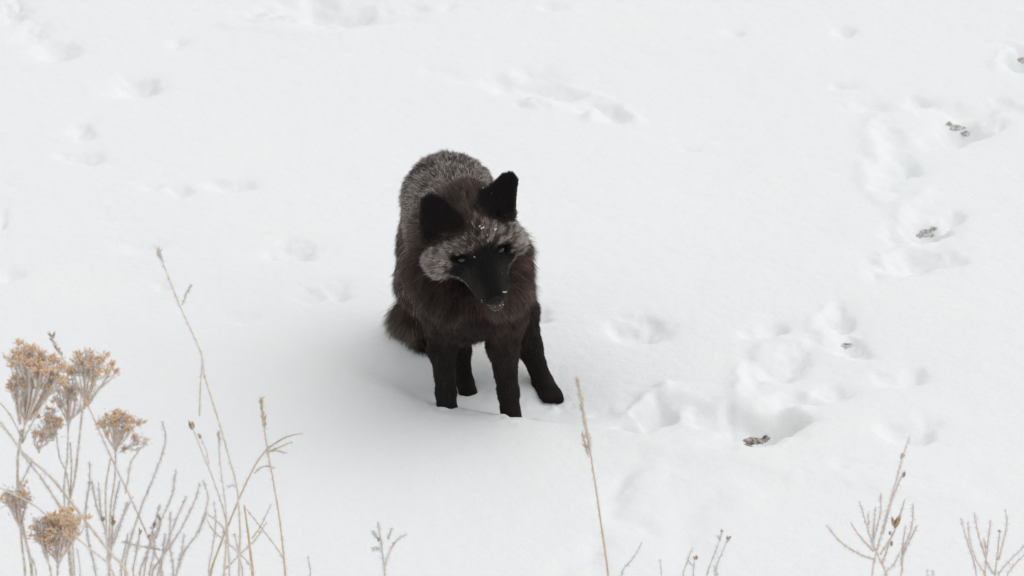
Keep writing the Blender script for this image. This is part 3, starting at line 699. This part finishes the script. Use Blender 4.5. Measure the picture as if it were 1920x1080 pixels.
def brush(label, base_px, Y, stems, heads, mat=M_STEM, name='rabbitbrush', frost=1.0, r=.0024, twigs=(), fine=M_TWIG):
    bx = P(base_px, 1080, Y)[0]; rz = ground_z(bx, Y); t = empty(name, (bx, Y, rz), label, 'shrub stem', 'frosted dry rabbitbrush at the lower left'); rt = np.array([bx, Y, rz-.01]); fb = MB()
    for st in stems:
        pts = stalk(st[0], st[1], st[2]) 
        if st[3]: pts = to_root(pts, rt+np.array([random.uniform(-.01, .01), random.uniform(-.01, .01), 0]))
        rr = st[4] if len(st) > 4 else r
        c = catmull(pts, 5); mb = MB(); mb.tube(c, np.linspace(rr*.7, rr, len(c)), 6); mb.build('stem', mat, t); frost_on(fb, c, FR_D*frost, FR_L, FR_R)
    for h in heads:
        sb_ = MB(); fo = MB(); umbel(*h[:7], h[7], sb_, fo, fb, h[8] if len(h) > 8 else 1.0, True, h[9] if len(h) > 9 else .9)
        o = sb_.build('flower_head', fine, t, 'stuff'); fo.build('florets', M_FLOW, o, 'stuff')
    for tw in twigs:
        c = catmull(stalk(tw[0], tw[1], tw[2]), 4); mb = MB(); mb.tube(c, np.linspace(.0008, .0013, len(c)), 5); mb.build('twig', fine, t)
        frost_on(fb, c, FR_D*1.6*frost, FR_L*1.2, FR_R)
    fb.build('frost', M_FROST, t, 'stuff'); return t

brush('tall rabbitbrush stem with the largest orange-brown seed head, at the far left', 40, -1.20,
  [([(40,805),(33,870),(36,950),(48,1010),(60,1080)], -1.2, -1.22, 1, .0030), ([(66,740),(48,790),(40,830)], -1.2, -1.2, 0, .0018), ([(0,755),(20,780),(38,815)], -1.18, -1.2, 0, .0012), ([(92,735),(62,790),(42,830)], -1.21, -1.2, 0, .0016)],
  [(60,688,72,78,46,800,-1.2,13,1.15), (92,705,46,60,56,790,-1.19,8,1.1), (30,725,34,50,38,800,-1.2,5,.8,.5)], twigs=[([(60,865),(48,890),(38,910)], -1.2, -1.2)])
brush('rabbitbrush with two pinkish frosted heads side by side, behind the long diagonal grass stalk', 150, -1.15,
  [([(155,765),(148,830),(140,900),(128,960),(135,1080)], -1.15, -1.17, 1), ([(128,800),(126,860),(120,930),(132,1080)], -1.16, -1.17, 1, .0018), ([(105,810),(112,860),(128,905),(140,1080)], -1.14, -1.17, 1, .0014), ([(132,830),(134,880),(130,960)], -1.15, -1.16, 0, .0016)],
  [(170,690,76,62,158,768,-1.15,12,1.0,.8), (128,745,48,80,128,802,-1.15,9,.8,.35), (95,790,40,44,100,830,-1.14,6,.8,.8), (75,818,34,40,72,850,-1.16,5,.8,.7)], twigs=[([(216,706),(190,725),(165,760)], -1.15, -1.15)])
brush('rabbitbrush with one small upright tan head, right of the long diagonal grass stalk', 205, -1.12,
  [([(217,845),(215,900),(207,960),(205,1080)], -1.12, -1.13, 1, .0020), ([(207,860),(198,920),(200,1000),(205,1080)], -1.13, -1.13, 1, .0018), ([(250,930),(235,960),(215,1000),(205,1060)], -1.11, -1.12, 0, .0012)],
  [(220,800,58,56,216,848,-1.12,11,.9), (250,835,36,30,228,845,-1.12,3,.8,.5)], twigs=[([(262,842),(245,870),(240,900),(235,925)], -1.12, -1.12), ([(276,830),(256,843),(232,840)], -1.12, -1.12)])
brush('rabbitbrush with a wide low orange-brown seed head near the bottom edge', 105, -1.28,
  [([(110,1050),(108,1080)], -1.28, -1.28, 1, .0024), ([(72,985),(80,1030),(96,1080)], -1.28, -1.28, 1, .0016), ([(145,1030),(150,1080)], -1.27, -1.28, 1, .0012)],
  [(112,995,84,84,108,1062,-1.28,16,1.2), (75,990,24,40,90,1050,-1.28,4,.7,.6)])
brush('short rabbitbrush with a thin tan head beside the left edge, below the tallest stem', 45, -1.24,
  [([(38,985),(42,1030),(47,1080)], -1.24, -1.25, 1, .0026), ([(40,990),(55,1040),(68,1080)], -1.24, -1.25, 1, .0016)],
  [(28,942,44,66,38,990,-1.24,9,.8,.6)], twigs=[([(56,920),(46,960),(40,988)], -1.24, -1.24)])
# frosty twig tangle at the bottom
def tangle(label, root_px, Y, ends, mat=M_TWIG, buds=(), r=.0016, fr=2.0, name='frosted_shrub', group=None, spread=1.0):
    bx = P(root_px, 1080, Y)[0]; rz = ground_z(bx, Y); t = empty(name, (bx, Y, rz), label, 'shrub', group); rt = np.array([bx, Y, rz-.01]); fb = MB()
    for e in ends:
        Yt = Y+random.uniform(-.03, .03)*spread; pts = stalk(e, Yt, Y)
        if e[-1][1] >= 1070: pts = to_root(pts, rt)
        c = catmull(pts, 5); mb = MB(); mb.tube(c, np.linspace(r*.45, r, len(c)), 5); mb.build('twig', mat, t); frost_on(fb, c, FR_D*fr, FR_L*1.1, FR_R)
    for (x, y, dx, dy, L) in buds:
        mb = MB(); p = P(x, y, Y); d = P(x+dx, y+dy, Y)-p
        for k in range(7): mb.grain(p+np.array([random.gauss(0, .0008), random.gauss(0, .0012), 0]), nrm(d)+np.array([random.gauss(0, .22), random.gauss(0, .22), random.gauss(0, .1)]), L*random.uniform(.7, 1.05), L*.13)
        mb.build('bud', M_BUD, t)
    fb.build('frost', M_FROST, t, 'stuff'); return t
tangle('low tangle of grey-brown twigs thick with frost, between seed heads and pale grasses', 270, -1.10,
  [[(305,790),(310,830),(290,890),(265,950),(240,1030),(235,1080)], [(330,880),(322,930),(300,980),(275,1040),(262,1080)], [(375,905),(365,940),(335,1000),(300,1050),(285,1080)],
   [(300,945),(285,1000),(270,1080)], [(350,930),(330,975),(310,1030),(295,1080)], [(262,1000),(255,1040),(250,1080)], [(285,985),(290,1030),(280,1080)], [(240,1000),(232,1040),(228,1080)],
   [(388,960),(370,1000),(345,1035),(335,1060)], [(320,960),(318,1020),(325,1080)], [(345,1000),(340,1040),(330,1080)], [(228,1015),(262,1024),(300,1030)], [(310,1000),(305,1040),(300,1080)], [(296,960),(300,985),(292,1010)]],
  M_TWIG, [(262,1002,2,-10,.010), (288,990,3,-10,.012), (300,975,-3,-10,.010), (278,1010,3,-8,.009)], fr=2.6, group='low frosted twigs')
tangle('small frosted sprig with dark buds under the single upright tan head', 195, -1.08,
  [[(168,868),(168,900),(162,940),(160,960)], [(185,905),(188,950),(192,975),(200,1010),(205,1080)], [(225,900),(216,940),(212,975),(208,1030)], [(240,940),(225,985),(212,1020)], [(172,900),(180,945),(192,978)],
   [(160,960),(165,1010),(180,1080)]], M_TWIG, [(192,978,2,-9,.010), (212,985,-2,-9,.012), (208,975,3,-8,.009)], fr=3.0, group='low frosted twigs')

GG = 'dry grass stalks standing in front of the snow'
grass('grass_stalk', 'longest grass stalk at lower left, slanting down right across the seed heads', [([(95,630),(118,672),(160,750),(205,850),(250,945),(292,1040),(305,1080)], -1.0, -1.08, 1, .0020)],
  [([(95,628),(106,650),(118,672)], -1.0, -1.0, .0015, .003)], M_PALE, GG, 1.3, headmat=M_BUD)
grass('grass_stalk', 'tallest thin grass stalk with side twigs, its tip beside the faint tracks', [([(297,470),(312,510),(338,575),(378,665),(382,700),(410,790),(430,860),(445,920),(450,1000),(448,1080)], -.98, -1.06, 1, .0019),
  ([(357,536),(348,555),(342,572)], -.98, -.98, 0, .0009), ([(380,670),(376,720),(374,780)], -.99, -1.0, 0, .0012), ([(425,912),(445,910)], -1.02, -1.02, 0, .0008)],
  [([(296,468),(301,480),(306,492)], -.98, -.98, .0012, .003), ([(357,536),(352,548)], -.98, -.98, .001, .004)], M_PALE, GG, 1.3)
grass('grass_stalk', 'grass stalk with a plump brown bud at its tip, left of the tallest stalk', [([(358,790),(368,820),(400,900),(420,960),(425,1000),(420,1080)], -1.02, -1.06, 1, .0018), ([(374,815),(385,840),(392,870)], -1.02, -1.03, 0, .0008)],
  [], M_PALE, GG, 1.0, buds=[(361,806,-1.02,-3,-14,.016), (376,822,-1.02,-2,-9,.010)])
grass('grass_stalk', 'slim upright straw stalk rising behind the drooping grass plume', [([(410,818),(412,860),(418,910),(424,960),(428,1020),(430,1080)], -1.03, -1.06, 1, .0016)], [([(410,815),(411,830)], -1.03, -1.03, .001, .004)], M_PALE, GG, 1.2)
grass('grass_stalk', 'slender straw stalk with a narrow seed spike behind the drooping plume', [([(490,752),(494,790),(500,835),(512,900),(525,980),(535,1080)], -1.02, -1.08, 1, .0017), ([(458,950),(490,990),(530,1045),(535,1080)], -1.04, -1.07, 0, .0012), ([(508,945),(490,985),(472,1010)], -1.05, -1.05, 0, .0009)],
  [([(489,748),(493,775),(497,805)], -1.02, -1.02, .0012, .003)], M_STRAW, GG, 1.1)
grass('grass_plume', 'golden grass bending right with drooping frosted plume leaves', [([(505,835),(480,870),(455,920),(432,975),(410,1030),(395,1080)], -.96, -1.02, 1, .0020)],
  [], M_STRAW, GG, 1.4, leaves=[([(568,812),(540,818),(515,832),(498,845)], -.96, -.96, .007), ([(548,828),(525,838),(502,846)], -.95, -.96, .006), ([(540,850),(515,845),(498,850)], -.96, -.96, .005), ([(515,878),(495,874),(475,888)], -.97, -.97, .005)])
grass('grass_straw', 'short thick broken golden straw beside the bottom of the plume grass', [([(458,948),(464,990),(470,1040),(474,1080)], -1.0, -1.0, 1, .0032)], [], M_STRAW, GG, .5)
tangle('thin bent pale twigs crossing low down between the golden straws', 440, -1.04,
  [[(388,975),(405,1000),(440,1030),(475,1075)], [(385,960),(415,985),(420,1000)], [(500,980),(480,1010),(455,1035),(430,1060),(420,1080)], [(400,940),(405,980),(398,1030),(392,1080)], [(440,1000),(448,1040),(455,1080)], [(380,900),(390,930),(385,960),(372,1000)]], M_PALE, fr=1.5, group='low frosted twigs')
# diagonal leaning stems from the left edge
grass('leaning_stalk', 'thick frost-coated stalk leaning in from the left edge toward lower right', [([(-60,735),(0,792),(45,850),(100,900),(155,970),(205,1035),(240,1080)], -1.26, -1.20, 1, .0026), ([(40,850),(80,900),(115,955),(135,990)], -1.24, -1.22, 0, .0018)], [], M_PALE, GG, 2.8, root=P(290, 1080, -1.2)[0])
grass('leaning_stalk', 'thin bare stalk leaning from the left edge over the low wide seed head', [([(-60,890),(0,915),(60,945),(110,985),(170,1030),(215,1080)], -1.30, -1.26, 1, .0018)], [], M_PALE, GG, 1.0, root=P(255, 1080, -1.26)[0])
# middle and right
grass('grass_spike', 'tall pale grass spike standing alone just right of the fox', [([(1088,745),(1102,820),(1115,900),(1128,990),(1140,1080)], -.92, -1.0, 1, .0021)],
  [([(1081,708),(1088,745),(1094,780),(1103,825),(1108,850)], -.92, -.93, .0018, .0026), ([(1093,815),(1098,838),(1104,856)], -.92, -.93, .0008, .005)], M_STRAW, GG, 1.2, headmat=M_PALE)
grass('grass_stalk', 'short frosted stalk leaning right beside the foot of the tall spike', [([(1203,1018),(1188,1045),(1165,1080)], -1.0, -1.0, 1, .0013)], [], M_STEM, GG, 1.6)
grass('grass_stalk', 'tiny stalk tip at the bottom edge left of the small budded shrub', [([(1237,1048),(1240,1080)], -1.0, -1.0, 1, .0013)], [], M_STEM, GG, 1.0)
tangle('two thin forked sprigs with small brown buds, bottom edge right of centre', 1320, -1.0,
  [[(1352,995),(1350,1010),(1335,1050),(1325,1085)], [(1366,1010),(1350,1045),(1340,1080)], [(1298,1028),(1290,1050),(1281,1085)], [(1302,1048),(1300,1085)], [(1345,1005),(1350,1012)], [(1290,1050),(1300,1062)], [(1338,1060),(1345,1085)]],
  M_STEM, [(1364,1015,4,-8,.012), (1303,1050,1,-8,.009), (1353,998,0,-6,.006)], fr=1.2, r=.0013, group='small shrubs along the bottom edge')
tangle('frosted shrub with fanned twigs and one fat brown bud, lower right', 1655, -1.05,
  [[(1705,820),(1695,850),(1686,880),(1668,945),(1650,1010),(1635,1080)], [(1697,882),(1685,905),(1668,950),(1655,1000)], [(1612,940),(1622,975),(1636,1020),(1650,1050),(1662,1085)], [(1550,985),(1575,1015),(1610,1038),(1642,1050)],
   [(1595,980),(1612,1005),(1638,1034)], [(1652,925),(1650,965),(1640,1005),(1636,1025)], [(1642,950),(1638,985),(1636,1020)], [(1697,935),(1688,965),(1675,1000),(1650,1040)], [(1670,1010),(1660,1040),(1655,1055)],
   [(1712,945),(1710,985),(1695,1030),(1690,1080)], [(1720,985),(1705,1015),(1692,1045)], [(1698,985),(1693,1020),(1690,1060)], [(1688,1035),(1675,1060),(1660,1080)], [(1629,960),(1628,985)]],
  M_TWIG, [(1678,990,3,-22,.024), (1669,1003,1,-7,.008), (1671,1024,1,-9,.011), (1690,862,4,-14,.012), (1694,895,3,-10,.011)], fr=1.5, r=.0019, group='small shrubs along the bottom edge')
tangle('frosted fan-shaped shrub cut by the bottom right corner', 1850, -1.05,
  [[(1802,972),(1812,1010),(1825,1050),(1832,1090)], [(1815,978),(1818,1010),(1830,1050),(1848,1085)], [(1827,962),(1835,1005),(1848,1045)], [(1858,975),(1852,1020),(1846,1085)], [(1884,955),(1888,980),(1880,1020),(1872,1050)],
   [(1875,995),(1870,1040),(1865,1085)], [(1930,1015),(1895,1050),(1870,1085)], [(1925,1035),(1900,1062),(1885,1090)], [(1845,1010),(1850,1035)], [(1866,1080),(1850,1055)]],
  M_TWIG, [(1872,998,2,-5,.006)], fr=1.5, r=.0018, group='small shrubs along the bottom edge')
tangle('stubby twig tips poking up between the two lower right shrubs', 1742, -1.05, [[(1738,1068),(1740,1095)], [(1749,1070),(1748,1095)]], M_TWIG, fr=1.2, r=.0013, group='small shrubs along the bottom edge')
tangle('very pale frost-covered sprig on its own at the bottom edge below the fox', 722, -.98,
  [[(708,978),(713,1005),(717,1035),(722,1085)], [(762,1002),(742,1015),(728,1040),(722,1060)], [(735,990),(727,1010)], [(699,995),(706,1008)], [(698,1030),(710,1028)]], M_PALE, [(709,1015,2,-8,.010)], fr=2.6, r=.0016, group='small shrubs along the bottom edge')
grass('grass_stalk', 'short thin dark stalk tip at the bottom edge, right of the plume grass', [([(578,1042),(580,1060),(582,1080)], -1.0, -1.0, 1, .0015)], [], M_STEM, GG, .8)
